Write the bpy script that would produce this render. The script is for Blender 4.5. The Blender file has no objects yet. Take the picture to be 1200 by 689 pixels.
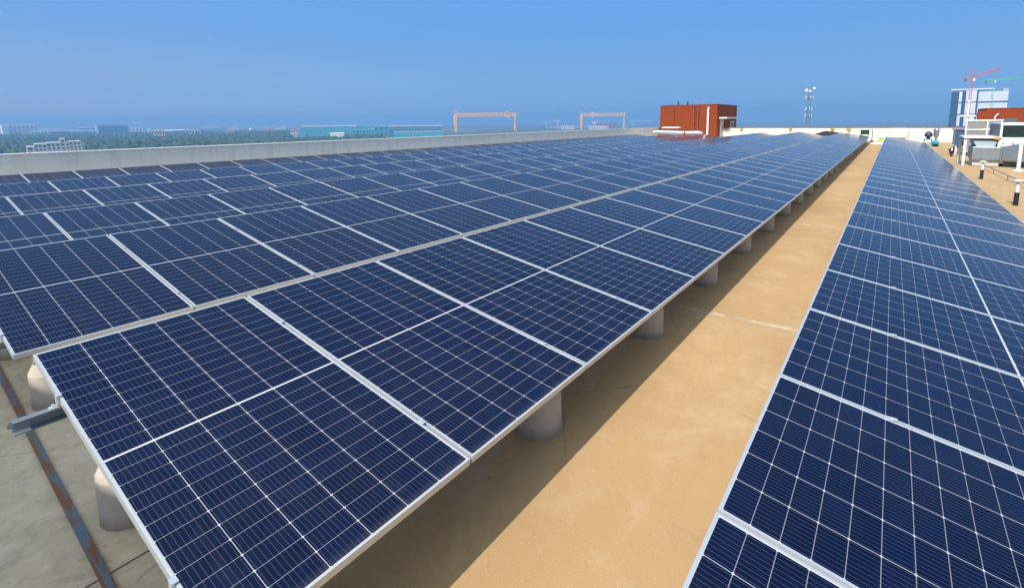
import bpy, math, random
from mathutils import Vector, Matrix
random.seed(7)
S = bpy.context.scene
rad = math.radians

# ------------------------------------------------------------------ camera
CAM = Vector((1.4486, -0.4607, 1.5074))
cam_d = bpy.data.cameras.new('camera'); cam = bpy.data.objects.new('camera', cam_d)
S.collection.objects.link(cam); S.camera = cam
cam_d.sensor_width = 36.0; cam_d.sensor_fit = 'HORIZONTAL'
cam_d.lens = 585.26 / 1200 * 36
cam_d.shift_x = -(624.44 - 600) / 1200
cam_d.shift_y = (226.23 - 344.5) / 1200
cam_d.clip_start = 0.05; cam_d.clip_end = 30000
Rr = (0.81314385, 0.58197149, -0.01030864)
Ru = (-0.07404179, 0.12098709, 0.98988885)
Rf = (-0.57733430, 0.80415876, -0.14147012)
cam.matrix_world = Matrix(((Rr[0], Ru[0], -Rf[0], CAM.x), (Rr[1], Ru[1], -Rf[1], CAM.y), (Rr[2], Ru[2], -Rf[2], CAM.z), (0, 0, 0, 1)))

# ------------------------------------------------------------------ sky and sun
SUN_EL = rad(44); SUN_AZ = rad(-2.5)            # sun stands behind the camera (-Y)
sd = Vector((math.sin(SUN_AZ) * math.cos(SUN_EL), -math.cos(SUN_AZ) * math.cos(SUN_EL), math.sin(SUN_EL)))
world = bpy.data.worlds.new('World'); S.world = world; world.use_nodes = True
wn = world.node_tree.nodes; wl = world.node_tree.links
bg = wn['Background']
sky = wn.new('ShaderNodeTexSky'); sky.sky_type = 'NISHITA'; sky.sun_disc = False
sky.sun_elevation = SUN_EL; sky.sun_rotation = math.atan2(sd.x, sd.y)
sky.altitude = 0; sky.air_density = 1.0; sky.dust_density = 0.3; sky.ozone_density = 3.0
def wmix(fac, A, B, mode='MIX'):
    n = wn.new('ShaderNodeMix'); n.data_type = 'RGBA'; n.blend_type = mode
    for k, v in ((0, fac), (6, A), (7, B)):
        if isinstance(v, bpy.types.NodeSocket): wl.new(v, n.inputs[k])
        else: n.inputs[k].default_value = v
    return n.outputs[2]
wc = wn.new('ShaderNodeTexCoord'); wsep = wn.new('ShaderNodeSeparateXYZ'); wl.new(wc.outputs['Generated'], wsep.inputs[0])
def wrange(sock, lo, hi):
    n = wn.new('ShaderNodeMapRange'); n.interpolation_type = 'SMOOTHSTEP'; n.inputs[1].default_value = lo; n.inputs[2].default_value = hi
    wl.new(sock, n.inputs[0]); return n.outputs[0]
def wgrad(stops):                                      # low sky colour by elevation (sine of the angle)
    c = (*stops[0][1], 1)
    for (z0, c0), (z1, c1) in zip(stops, stops[1:]): c = wmix(wrange(wsep.outputs[2], z0, z1), c, (*c1, 1))
    return c
lowW = wgrad([(0.0, (1.90, 2.40, 3.35)), (0.06, (1.35, 2.20, 3.60)), (0.17, (0.85, 1.93, 3.90))])
lowE = wgrad([(0.0, (0.72, 1.62, 3.15)), (0.045, (0.98, 2.05, 3.72)), (0.21, (0.68, 1.83, 3.95))])
low = wmix(wrange(wsep.outputs[1], 0.1, 1.0), lowW, lowE)
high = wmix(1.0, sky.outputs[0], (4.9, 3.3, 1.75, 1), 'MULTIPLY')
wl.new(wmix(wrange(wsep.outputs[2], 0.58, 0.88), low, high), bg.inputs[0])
bg.inputs[1].default_value = 0.125
sun_d = bpy.data.lights.new('sun', 'SUN'); sun = bpy.data.objects.new('sun', sun_d); S.collection.objects.link(sun)
sun_d.energy = 3.1; sun_d.angle = rad(0.5); sun_d.color = (1.0, 0.93, 0.82)
sun.rotation_euler = sd.to_track_quat('Z', 'Y').to_euler()
S.view_settings.view_transform = 'Standard'; S.view_settings.look = 'None'
S.view_settings.exposure = 0.75; S.view_settings.gamma = 1.0
S.view_settings.use_curve_mapping = False
S.cycles.max_bounces = 8; S.cycles.volume_bounces = 0

# ------------------------------------------------------------------ material helpers
def new_mat(name):
    m = bpy.data.materials.new(name); m.use_nodes = True
    nt = m.node_tree; return m, nt, nt.nodes['Principled BSDF']
def mix(nt, a, b, fac, mode='MIX'):
    n = nt.nodes.new('ShaderNodeMix'); n.data_type = 'RGBA'; n.blend_type = mode
    for sock, v in ((n.inputs[0], fac), (n.inputs[6], a), (n.inputs[7], b)):
        if isinstance(v, bpy.types.NodeSocket): nt.links.new(v, sock)
        elif isinstance(v, (tuple, list)): sock.default_value = (*v[:3], 1)
        else: sock.default_value = v
    return n.outputs[2]
def M_(nt, op, a, b=None, c=None):
    n = nt.nodes.new('ShaderNodeMath'); n.operation = op
    for i, v in enumerate((a, b, c)):
        if v is None: continue
        if isinstance(v, bpy.types.NodeSocket): nt.links.new(v, n.inputs[i])
        else: n.inputs[i].default_value = v
    return n.outputs[0]
def coords(nt, kind='Object'):
    return nt.nodes.new('ShaderNodeTexCoord').outputs[kind]
def noise(nt, vec, scale, detail=4, rough=0.55, dist=0.0):
    n = nt.nodes.new('ShaderNodeTexNoise'); n.inputs['Scale'].default_value = scale
    n.inputs['Detail'].default_value = detail; n.inputs['Roughness'].default_value = rough
    n.inputs['Distortion'].default_value = dist
    if vec: nt.links.new(vec, n.inputs['Vector'])
    return n.outputs[0]
def ramp(nt, v, lo, hi):
    n = nt.nodes.new('ShaderNodeMapRange'); n.clamp = True
    nt.links.new(v, n.inputs[0]); n.inputs[1].default_value = lo; n.inputs[2].default_value = hi
    return n.outputs[0]
def bump(nt, bs, h, strength=0.3, dist=0.01):
    n = nt.nodes.new('ShaderNodeBump'); n.inputs['Strength'].default_value = strength; n.inputs['Distance'].default_value = dist
    nt.links.new(h, n.inputs['Height']); nt.links.new(n.outputs[0], bs.inputs['Normal'])
def simple(name, col, rough=0.6, metal=0.0, var=0.12, scale=3.0, spec=0.5):
    m, nt, b = new_mat(name)
    n = noise(nt, coords(nt), scale, 5)
    dark = tuple(c * (1 - var) for c in col); light = tuple(min(1, c * (1 + var)) for c in col)
    nt.links.new(mix(nt, dark, light, n), b.inputs['Base Color'])
    b.inputs['Roughness'].default_value = rough; b.inputs['Metallic'].default_value = metal
    b.inputs['Specular IOR Level'].default_value = spec
    return m

def mat_cells():
    m, nt, b = new_mat('solar_cells')
    uv = nt.nodes.new('ShaderNodeUVMap'); uv.uv_map = 'UVMap'
    sp = nt.nodes.new('ShaderNodeSeparateXYZ'); nt.links.new(uv.outputs[0], sp.inputs[0])
    u, v = sp.outputs[0], sp.outputs[1]                   # metres from the module's centre
    CU, CV = 0.0858, 0.1702
    s = M_(nt, 'SUBTRACT', M_(nt, 'ABSOLUTE', u), 0.0055)
    band = M_(nt, 'LESS_THAN', s, 0.0)
    endm = M_(nt, 'GREATER_THAN', s, CU * 12)
    su = M_(nt, 'DIVIDE', s, CU)
    fu = M_(nt, 'FRACT', su)
    du = M_(nt, 'MULTIPLY', M_(nt, 'MINIMUM', fu, M_(nt, 'SUBTRACT', 1.0, fu)), CU)
    tv = M_(nt, 'ADD', M_(nt, 'DIVIDE', v, CV), 3.0)
    fv = M_(nt, 'FRACT', tv)
    dv = M_(nt, 'MULTIPLY', M_(nt, 'MINIMUM', fv, M_(nt, 'SUBTRACT', 1.0, fv)), CV)
    sidem = M_(nt, 'GREATER_THAN', M_(nt, 'ABSOLUTE', v), CV * 3 - 0.001)
    gap_u = M_(nt, 'LESS_THAN', du, 0.0010)
    gap_v = M_(nt, 'LESS_THAN', dv, 0.0014)
    dot = M_(nt, 'LESS_THAN', M_(nt, 'ADD', du, dv), 0.0056)
    white = band
    for w in (endm, sidem, dot): white = M_(nt, 'MAXIMUM', white, w)
    # busbars: nine thin wires per cell along the module's long side
    fb = M_(nt, 'FRACT', M_(nt, 'MULTIPLY', fv, 9.0))
    bus = M_(nt, 'LESS_THAN', M_(nt, 'ABSOLUTE', M_(nt, 'SUBTRACT', fb, 0.5)), 0.034)
    # per-cell tone
    cid = nt.nodes.new('ShaderNodeCombineXYZ')
    nt.links.new(M_(nt, 'FLOOR', su), cid.inputs[0]); nt.links.new(M_(nt, 'FLOOR', tv), cid.inputs[1])
    oi = nt.nodes.new('ShaderNodeObjectInfo'); nt.links.new(oi.outputs['Random'], cid.inputs[2])
    wn_ = nt.nodes.new('ShaderNodeTexWhiteNoise'); nt.links.new(cid.outputs[0], wn_.inputs[0])
    cell = mix(nt, (0.0010, 0.0056, 0.029), (0.0018, 0.0078, 0.038), wn_.outputs[0])
    modt = mix(nt, (0.80, 0.86, 0.90), (1.15, 1.10, 1.08), oi.outputs['Random'])
    cell = mix(nt, cell, modt, 1.0, 'MULTIPLY')
    c1 = mix(nt, cell, (0.085, 0.095, 0.155), M_(nt, 'MULTIPLY', bus, 0.8))
    c2 = mix(nt, c1, (0.27, 0.27, 0.31), gap_u)
    c3 = mix(nt, c2, (0.40, 0.39, 0.43), gap_v)
    c3 = mix(nt, c3, (0.54, 0.54, 0.57), white)
    # thin film of dust, thicker towards the lower edge of the glass
    dn = noise(nt, coords(nt), 2.2, 6, 0.65)
    dustf = M_(nt, 'MULTIPLY', ramp(nt, dn, 0.35, 0.8), 0.012)
    low = ramp(nt, u, 1.000, 1.036)
    dustf = M_(nt, 'ADD', dustf, M_(nt, 'MULTIPLY', low, 0.06))
    smp = nt.nodes.new('ShaderNodeMapping'); smp.inputs['Scale'].default_value = (1.2, 14, 1); nt.links.new(coords(nt), smp.inputs[0])
    sof = nt.nodes.new('ShaderNodeVectorMath'); sof.operation = 'SCALE'; nt.links.new(oi.outputs['Location'], sof.inputs[0]); sof.inputs['Scale'].default_value = 3.7
    nt.links.new(sof.outputs[0], smp.inputs['Location'])
    streak = ramp(nt, noise(nt, smp.outputs[0], 1.6, 5, 0.7), 0.52, 0.80)
    dustf = M_(nt, 'ADD', dustf, M_(nt, 'MULTIPLY', streak, M_(nt, 'MULTIPLY', ramp(nt, u, -0.4, 1.04), 0.035)))
    c4 = mix(nt, c3, (0.42, 0.37, 0.30), dustf)
    nt.links.new(c4, b.inputs['Base Color'])
    b.inputs['IOR'].default_value = 1.40; b.inputs['Specular IOR Level'].default_value = 0.16
    nt.links.new(M_(nt, 'ADD', M_(nt, 'MULTIPLY', dn, 0.10), 0.08), b.inputs['Roughness'])
    return m

def splash(m):
    nt = m.node_tree; b = nt.nodes['Principled BSDF']; src = b.inputs['Base Color'].links[0].from_socket
    sp = nt.nodes.new('ShaderNodeSeparateXYZ'); nt.links.new(coords(nt), sp.inputs[0])
    n = noise(nt, coords(nt), 14, 6, 0.7)
    f = M_(nt, 'MULTIPLY', ramp(nt, M_(nt, 'ADD', sp.outputs[2], M_(nt, 'MULTIPLY', n, -0.12)), 0.02, -0.045), 0.6)
    pits = M_(nt, 'MULTIPLY', ramp(nt, noise(nt, coords(nt), 38, 3, 0.6), 0.66, 0.70), 0.6)
    nt.links.new(mix(nt, mix(nt, src, (0.25, 0.20, 0.15), f), (0.16, 0.14, 0.12), pits), b.inputs['Base Color'])
def mat_roof():
    m, nt, b = new_mat('roof_coating')
    geo = nt.nodes.new('ShaderNodeNewGeometry'); P = geo.outputs['Position']
    sp = nt.nodes.new('ShaderNodeSeparateXYZ'); nt.links.new(P, sp.inputs[0])
    x, y = sp.outputs[0], sp.outputs[1]
    big = noise(nt, P, 0.45, 6, 0.6); mid = noise(nt, P, 2.3, 8, 0.68, 0.6); fine = noise(nt, P, 60, 3, 0.6)
    base = mix(nt, (0.40, 0.258, 0.125), (0.51, 0.345, 0.178), ramp(nt, big, 0.3, 0.72))
    base = mix(nt, base, (0.56, 0.43, 0.28), M_(nt, 'MULTIPLY', ramp(nt, mid, 0.50, 0.80), 0.75))
    base = mix(nt, base, (0.36, 0.24, 0.13), M_(nt, 'MULTIPLY', ramp(nt, noise(nt, P, 1.7, 10, 0.78, 1.5), 0.53, 0.70), 0.6))
    base = mix(nt, base, (0.70, 0.60, 0.46), M_(nt, 'MULTIPLY', ramp(nt, noise(nt, P, 14, 5, 0.7, 2.0), 0.64, 0.72), 0.4))
    # uncoated bare concrete at the near end of the roof
    bare = ramp(nt, M_(nt, 'ADD', x, M_(nt, 'MULTIPLY', big, 0.4)), -0.1, -0.8)
    bcol = mix(nt, (0.44, 0.37, 0.26), (0.68, 0.60, 0.46), ramp(nt, noise(nt, P, 4.2, 9, 0.72, 0.3), 0.3, 0.7))
    bcol = mix(nt, bcol, (0.30, 0.27, 0.22), M_(nt, 'MULTIPLY', ramp(nt, noise(nt, P, 3.1, 8, 0.75, 1.0), 0.52, 0.66), 0.75))
    bcol = mix(nt, bcol, (0.30, 0.225, 0.15), M_(nt, 'MULTIPLY', ramp(nt, noise(nt, P, 6.5, 8, 0.7, 0.8), 0.55, 0.70), 0.55))
    bcol = mix(nt, bcol, (0.80, 0.76, 0.66), M_(nt, 'MULTIPLY', ramp(nt, noise(nt, P, 18, 6, 0.7, 1.0), 0.62, 0.72), 0.5))
    base = mix(nt, base, bcol, bare)
    base = mix(nt, base, (0.25, 0.19, 0.13), M_(nt, 'MULTIPLY', ramp(nt, fine, 0.62, 0.75), 0.35))
    grit = noise(nt, P, 120, 2, 0.5)
    base = mix(nt, base, (0.75, 0.64, 0.50), M_(nt, 'MULTIPLY', ramp(nt, grit, 0.60, 0.72), 0.30))
    scr = nt.nodes.new('ShaderNodeMapping'); scr.inputs['Scale'].default_value = (5, 0.9, 1); scr.inputs['Rotation'].default_value = (0, 0, 0.5); nt.links.new(P, scr.inputs[0])
    base = mix(nt, base, (0.66, 0.56, 0.44), M_(nt, 'MULTIPLY', ramp(nt, noise(nt, scr.outputs[0], 5.0, 10, 0.8, 3.0), 0.66, 0.70), 0.45))
    base = mix(nt, base, (0.20, 0.15, 0.10), M_(nt, 'MULTIPLY', ramp(nt, noise(nt, scr.outputs[0], 3.1, 12, 0.85, 2.0), 0.685, 0.71), 0.6))
    # pocks and scuffs
    vo = nt.nodes.new('ShaderNodeTexVoronoi'); vo.inputs['Scale'].default_value = 5.5; nt.links.new(P, vo.inputs[0])
    base = mix(nt, base, (0.22, 0.165, 0.11), M_(nt, 'MULTIPLY', ramp(nt, vo.outputs['Distance'], 0.055, 0.03), 0.55))
    # slab joints every 5.5 m, a pale sealed strip with a crack in it
    wob = M_(nt, 'MULTIPLY', M_(nt, 'SUBTRACT', noise(nt, P, 2.0, 3), 0.5), 0.03)
    jy = M_(nt, 'SUBTRACT', M_(nt, 'FRACT', M_(nt, 'DIVIDE', M_(nt, 'ADD', M_(nt, 'ADD', y, 0.80), wob), 5.5)), 0.0)
    jd = M_(nt, 'MULTIPLY', M_(nt, 'MINIMUM', jy, M_(nt, 'SUBTRACT', 1.0, jy)), 5.5)
    strip = M_(nt, 'LESS_THAN', jd, 0.030)
    crack = M_(nt, 'LESS_THAN', jd, M_(nt, 'MULTIPLY', ramp(nt, noise(nt, P, 9, 4), 0.42, 0.7), 0.010))
    base = mix(nt, base, (0.56, 0.49, 0.39), M_(nt, 'MULTIPLY', strip, ramp(nt, noise(nt, P, 7, 4), 0.3, 0.6)))
    base = mix(nt, base, (0.16, 0.13, 0.10), crack)
    dv2 = nt.nodes.new('ShaderNodeMix'); dv2.data_type = 'VECTOR'; dv2.inputs[0].default_value = 0.12
    nz = nt.nodes.new('ShaderNodeTexNoise'); nz.inputs['Scale'].default_value = 1.7; nz.inputs['Detail'].default_value = 6; nt.links.new(P, nz.inputs['Vector'])
    nt.links.new(P, dv2.inputs[4]); nt.links.new(nz.outputs[1], dv2.inputs[5])
    vc = nt.nodes.new('ShaderNodeTexVoronoi'); vc.feature = 'DISTANCE_TO_EDGE'; vc.inputs['Scale'].default_value = 0.55; nt.links.new(dv2.outputs[1], vc.inputs[0])
    hair = M_(nt, 'MULTIPLY', M_(nt, 'LESS_THAN', vc.outputs[0], 0.0022), ramp(nt, noise(nt, P, 0.8, 3), 0.45, 0.6))
    base = mix(nt, base, (0.20, 0.15, 0.10), M_(nt, 'MULTIPLY', hair, 0.6))
    jx = M_(nt, 'ABSOLUTE', M_(nt, 'ADD', M_(nt, 'ADD', x, 1.29), wob))
    base = mix(nt, base, (0.13, 0.115, 0.10), M_(nt, 'LESS_THAN', jx, 0.007))
    nt.links.new(base, b.inputs['Base Color']); b.inputs['Roughness'].default_value = 0.85
    b.inputs['Specular IOR Level'].default_value = 0.25
    bump(nt, b, M_(nt, 'ADD', mid, M_(nt, 'MULTIPLY', fine, 0.25)), 0.35, 0.008)
    return m

def mat_rust():
    m, nt, b = new_mat('rusty_galvanised')
    mp = nt.nodes.new('ShaderNodeMapping'); mp.inputs['Scale'].default_value = (1.0, 9.0, 1.0); nt.links.new(coords(nt), mp.inputs[0])
    n = noise(nt, mp.outputs[0], 4.0, 5, 0.6, 0.4)
    f = ramp(nt, n, 0.49, 0.53)
    nt.links.new(mix(nt, (0.15, 0.19, 0.23), (0.20, 0.075, 0.022), f), b.inputs['Base Color'])
    b.inputs['Roughness'].default_value = 0.55
    nt.links.new(M_(nt, 'MULTIPLY', M_(nt, 'SUBTRACT', 1.0, f), 0.6), b.inputs['Metallic'])
    return m

def mat_tiles(name, c1, c2, mortar, sx, sy, msize=0.02):
    m, nt, b = new_mat(name)
    br = nt.nodes.new('ShaderNodeTexBrick')
    co = coords(nt)
    sp = nt.nodes.new('ShaderNodeSeparateXYZ'); nt.links.new(co, sp.inputs[0])
    cb = nt.nodes.new('ShaderNodeCombineXYZ'); nt.links.new(M_(nt, 'ADD', sp.outputs[0], sp.outputs[1]), cb.inputs[0]); nt.links.new(sp.outputs[2], cb.inputs[1])
    nt.links.new(cb.outputs[0], br.inputs[0])
    br.inputs['Color1'].default_value = (*c1, 1); br.inputs['Color2'].default_value = (*c2, 1); br.inputs['Mortar'].default_value = (*mortar, 1)
    br.inputs['Scale'].default_value = 1.0; br.inputs['Brick Width'].default_value = sx; br.inputs['Row Height'].default_value = sy
    br.inputs['Mortar Size'].default_value = msize
    n = noise(nt, co, 1.5, 5)
    nt.links.new(mix(nt, br.outputs[0], (0.75, 0.7, 0.7), M_(nt, 'MULTIPLY', n, 0.25), 'MULTIPLY'), b.inputs['Base Color'])
    b.inputs['Roughness'].default_value = 0.7; b.inputs['Specular IOR Level'].default_value = 0.15
    return m

def mat_forest():
    m, nt, b = new_mat('forest_leaves')
    geo = nt.nodes.new('ShaderNodeNewGeometry')
    a = noise(nt, geo.outputs['Position'], 0.02, 3); c = noise(nt, geo.outputs['Position'], 0.25, 4)
    col = mix(nt, (0.008, 0.040, 0.028), (0.026, 0.078, 0.042), ramp(nt, a, 0.35, 0.65))
    col = mix(nt, col, (0.06, 0.12, 0.06), M_(nt, 'MULTIPLY', ramp(nt, c, 0.5, 0.7), 0.6))
    nt.links.new(col, b.inputs['Base Color']); b.inputs['Roughness'].default_value = 0.8
    return m
def mat_ground():
    m, nt, b = new_mat('far_ground')
    geo = nt.nodes.new('ShaderNodeNewGeometry'); P = geo.outputs['Position']
    a = noise(nt, P, 0.004, 6); c = noise(nt, P, 0.03, 5)
    col = mix(nt, (0.05, 0.085, 0.04), (0.17, 0.17, 0.14), ramp(nt, a, 0.45, 0.65))
    col = mix(nt, col, (0.22, 0.20, 0.17), M_(nt, 'MULTIPLY', ramp(nt, c, 0.55, 0.7), 0.5))
    nt.links.new(col, b.inputs['Base Color']); b.inputs['Roughness'].default_value = 0.9
    return m
def mat_wall(name, col, streak=(0.3, 0.29, 0.25), amt=0.3):
    m, nt, b = new_mat(name)
    geo = nt.nodes.new('ShaderNodeNewGeometry'); P = geo.outputs['Position']
    mp = nt.nodes.new('ShaderNodeMapping'); mp.inputs['Scale'].default_value = (1.2, 1.2, 0.25); nt.links.new(P, mp.inputs[0])
    s = noise(nt, mp.outputs[0], 2.2, 6, 0.65)
    f = noise(nt, P, 9.0, 6, 0.6)
    c = mix(nt, tuple(k * 0.88 for k in col), col, f)
    c = mix(nt, c, streak, M_(nt, 'MULTIPLY', ramp(nt, s, 0.5, 0.78), amt))
    nt.links.new(c, b.inputs['Base Color']); b.inputs['Roughness'].default_value = 0.85
    bump(nt, b, f, 0.2, 0.01)
    return m

MT = {}
MT['cells'] = mat_cells()
MT['alu'] = simple('anodised_aluminium', (0.62, 0.65, 0.68), 0.36, 0.5, 0.05, 4)
MT['galv'] = simple('galvanised_steel', (0.36, 0.42, 0.46), 0.38, 0.8, 0.15, 6)
MT['galv_dull'] = simple('dull_galvanised_steel', (0.24, 0.29, 0.31), 0.5, 0.55, 0.2, 5)
MT['rust'] = mat_rust()
MT['roof'] = mat_roof()
MT['pier'] = mat_wall('pier_concrete', (0.54, 0.49, 0.41), (0.33, 0.30, 0.25), 0.55)
splash(MT['pier'])
MT['parapet'] = mat_wall('parapet_render', (0.93, 0.90, 0.82), (0.60, 0.58, 0.50), 0.6)
MT['coping'] = simple('white_coping', (0.78, 0.77, 0.73), 0.7, 0, 0.06)
MT['cream'] = mat_wall('cream_render', (0.80, 0.76, 0.66), (0.62, 0.56, 0.44), 0.25)
MT['redcap'] = simple('red_cap', (0.30, 0.07, 0.045), 0.6)
MT['ochre'] = simple('ochre_plastic', (0.45, 0.33, 0.10), 0.6)
MT['redtile'] = mat_tiles('red_tile_cladding', (0.29, 0.055, 0.012), (0.255, 0.047, 0.009), (0.20, 0.048, 0.015), 0.30, 0.10, 0.012)
MT['white'] = simple('white_paint', (0.80, 0.80, 0.79), 0.45, 0, 0.05)
MT['offwhite'] = simple('weathered_white', (0.66, 0.67, 0.66), 0.6, 0, 0.12)
MT['greywhite'] = simple('pale_grey_paint', (0.50, 0.51, 0.50), 0.6, 0, 0.12)
MT['black'] = simple('black_rubber', (0.012, 0.012, 0.014), 0.5)
MT['dark'] = simple('dark_grille', (0.012, 0.035, 0.036), 0.35)
MT['darkgrey'] = simple('dark_grey_metal', (0.10, 0.12, 0.13), 0.5)
MT['orange'] = simple('orange_plastic', (0.65, 0.30, 0.07), 0.5)
MT['yellow'] = simple('yellow_plastic', (0.75, 0.47, 0.03), 0.5)
MT['green'] = simple('green_plastic', (0.04, 0.33, 0.16), 0.5)
MT['dkgreen'] = simple('dark_green_paint', (0.02, 0.06, 0.03), 0.4)
MT['teal'] = simple('turquoise_paint', (0.02, 0.32, 0.42), 0.4)
MT['navy'] = simple('navy_paint', (0.02, 0.03, 0.09), 0.5)
MT['foil'] = simple('foil_wrap', (0.42, 0.50, 0.58), 0.45, 0.8, 0.15, 7)
MT['cable'] = simple('yellow_cable', (0.70, 0.47, 0.08), 0.5)
MT['ground'] = mat_ground(); MT['forest'] = mat_forest()
MT['glass'] = simple('window_glass', (0.05, 0.08, 0.10), 0.15)
MT['steelblue'] = simple('blue_steel_cladding', (0.08, 0.36, 0.46), 0.6, 0, 0.06, 0.02)
MT['tealroof'] = simple('teal_cladding', (0.03, 0.36, 0.44), 0.6, 0, 0.06, 0.02)
MT['paleroof'] = simple('pale_roof_sheet', (0.55, 0.54, 0.50), 0.7)
MT['crane_o'] = simple('orange_crane_paint', (0.95, 0.43, 0.07), 0.6)
MT['crane_r'] = simple('red_crane_paint', (0.62, 0.10, 0.05), 0.6)
MT['crane_g'] = simple('green_crane_paint', (0.12, 0.50, 0.25), 0.6)
MT['beige'] = simple('beige_facade', (0.88, 0.76, 0.66), 0.8, 0, 0.08, 0.1)
MT['grey_f'] = simple('grey_facade', (0.46, 0.49, 0.55), 0.8, 0, 0.08, 0.05)
MT['white_f'] = simple('white_facade', (0.88, 0.87, 0.85), 0.8, 0, 0.05, 0.05)
MT['blue_f'] = simple('blue_glass_facade', (0.06, 0.12, 0.22), 0.3, 0, 0.15, 0.05)
MT['silver_f'] = simple('silver_facade', (0.50, 0.53, 0.58), 0.4, 0, 0.1, 0.05)
MT['t_blue'] = simple('tower_glass', (0.008, 0.028, 0.075), 0.5, 0, 0.2, 0.05)
MT['t_silver'] = simple('tower_cladding', (0.72, 0.74, 0.78), 0.6, 0, 0.06, 0.05)
MT['t_win'] = simple('tower_window', (0.64, 0.67, 0.72), 0.6, 0, 0.1, 0.05)
MT['hullred'] = simple('red_hull_paint', (0.40, 0.07, 0.08), 0.6)
MT['ladder'] = simple('ladder_paint', (0.30, 0.085, 0.045), 0.6)
MT['clay'] = simple('clay_roof', (0.26, 0.13, 0.09), 0.8)

# ------------------------------------------------------------------ mesh builder
class MB:
    def __init__(s): s.v = []; s.f = []
    def quad(s, *p):
        n = len(s.v); s.v += [tuple(q) for q in p]; s.f.append(tuple(range(n, n + len(p)))); return s
    def box(s, x0, x1, y0, y1, z0, z1):
        n = len(s.v)
        s.v += [(x0,y0,z0),(x1,y0,z0),(x1,y1,z0),(x0,y1,z0),(x0,y0,z1),(x1,y0,z1),(x1,y1,z1),(x0,y1,z1)]
        s.f += [tuple(n + i for i in f) for f in ((0,3,2,1),(4,5,6,7),(0,1,5,4),(1,2,6,5),(2,3,7,6),(3,0,4,7))]
        return s
    def bar(s, a, b, w, h=None):
        h = h or w; a = Vector(a); b = Vector(b); d = (b - a).normalized()
        up = Vector((0,0,1)) if abs(d.z) < 0.95 else Vector((0,1,0))
        sx = d.cross(up).normalized(); sz = sx.cross(d).normalized(); n = len(s.v)
        for p in (a, b):
            for i, j in ((-1,-1),(1,-1),(1,1),(-1,1)): s.v.append(tuple(p + sx * (i * w / 2) + sz * (j * h / 2)))
        s.f += [tuple(n + i for i in f) for f in ((0,1,2,3),(7,6,5,4),(0,4,5,1),(1,5,6,2),(2,6,7,3),(3,7,4,0))]
        return s
    def lathe(s, prof, n=24, c=(0,0,0), cap=True):
        base = len(s.v)
        for r, z in prof:
            for i in range(n):
                a = 2 * math.pi * i / n; s.v.append((c[0] + r * math.cos(a), c[1] + r * math.sin(a), c[2] + z))
        for k in range(len(prof) - 1):
            for i in range(n):
                j = (i + 1) % n; s.f.append((base+k*n+i, base+k*n+j, base+(k+1)*n+j, base+(k+1)*n+i))
        if cap:
            s.f.append(tuple(base + i for i in reversed(range(n)))); s.f.append(tuple(base + (len(prof)-1)*n + i for i in range(n)))
        return s
    def tube(s, pts, r, n=10):
        pts = [Vector(p) for p in pts]; base = len(s.v)
        for k, p in enumerate(pts):
            d = (pts[min(k+1, len(pts)-1)] - pts[max(k-1, 0)]).normalized()
            up = Vector((0,0,1)) if abs(d.z) < 0.9 else Vector((0,1,0))
            a = d.cross(up).normalized(); b = a.cross(d)
            rr = r[k] if isinstance(r, (list, tuple)) else r
            for i in range(n):
                t = 2*math.pi*i/n; s.v.append(tuple(p + a*math.cos(t)*rr + b*math.sin(t)*rr))
        for k in range(len(pts)-1):
            for i in range(n):
                j = (i+1) % n; s.f.append((base+k*n+i, base+k*n+j, base+(k+1)*n+j, base+(k+1)*n+i))
        s.f.append(tuple(base+i for i in reversed(range(n)))); s.f.append(tuple(base+(len(pts)-1)*n+i for i in range(n)))
        return s
    def prism(s, poly, y0, y1, axis='Y'):
        # poly in (x,z) extruded along Y, or (y,z) extruded along X
        n = len(s.v); k = len(poly)
        for t in (y0, y1):
            for a, b in poly: s.v.append((a, t, b) if axis == 'Y' else (t, a, b))
        s.f.append(tuple(n + i for i in range(k))); s.f.append(tuple(n + k + i for i in reversed(range(k))))
        for i in range(k):
            j = (i+1) % k; s.f.append((n+i, n+k+i, n+k+j, n+j))
        return s
    def mesh(s, name, mat, smooth=False):
        me = bpy.data.meshes.new(name); me.from_pydata(s.v, [], s.f); me.materials.append(mat)
        import bmesh
        bm = bmesh.new(); bm.from_mesh(me); bmesh.ops.recalc_face_normals(bm, faces=bm.faces); bm.to_mesh(me); bm.free()
        if smooth:
            me.polygons.foreach_set('use_smooth', [True]*len(me.polygons))
            me.set_sharp_from_angle(angle=rad(24))
        me.update(); return me
    def build(s, name, mat, parent=None, smooth=False, bevel=0):
        o = link(name, s.mesh(name, mat, smooth), parent)
        if bevel:
            m = o.modifiers.new('bevel', 'BEVEL'); m.width = bevel; m.segments = 2; m.limit_method = 'ANGLE'
        return o
def link(name, me, parent=None):
    o = bpy.data.objects.new(name, me); S.collection.objects.link(o)
    if parent: o.parent = parent
    return o
def tag(o, label=None, cat=None, group=None, kind=None):
    if label: o['label'] = label
    if cat: o['category'] = cat
    if group: o['group'] = group
    if kind: o['kind'] = kind
    return o
def thing(name, loc, label, cat, group=None, rz=0.0):
    o = bpy.data.objects.new(name, None); o.empty_display_size = 0.3; S.collection.objects.link(o)
    o.location = loc; o.rotation_euler = (0, 0, rz)
    return tag(o, label, cat, group)
def structure(name, mb, mat): return tag(mb.build(name, mat), kind='structure')
def nth(n):
    return ['first','second','third','fourth','fifth','sixth','seventh','eighth','ninth','tenth','eleventh','twelfth'][n-1] if n <= 12 else \
        f"{n}{'th' if 10 <= n % 100 <= 20 else {1:'st',2:'nd',3:'rd'}.get(n % 10,'th')}"

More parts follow.
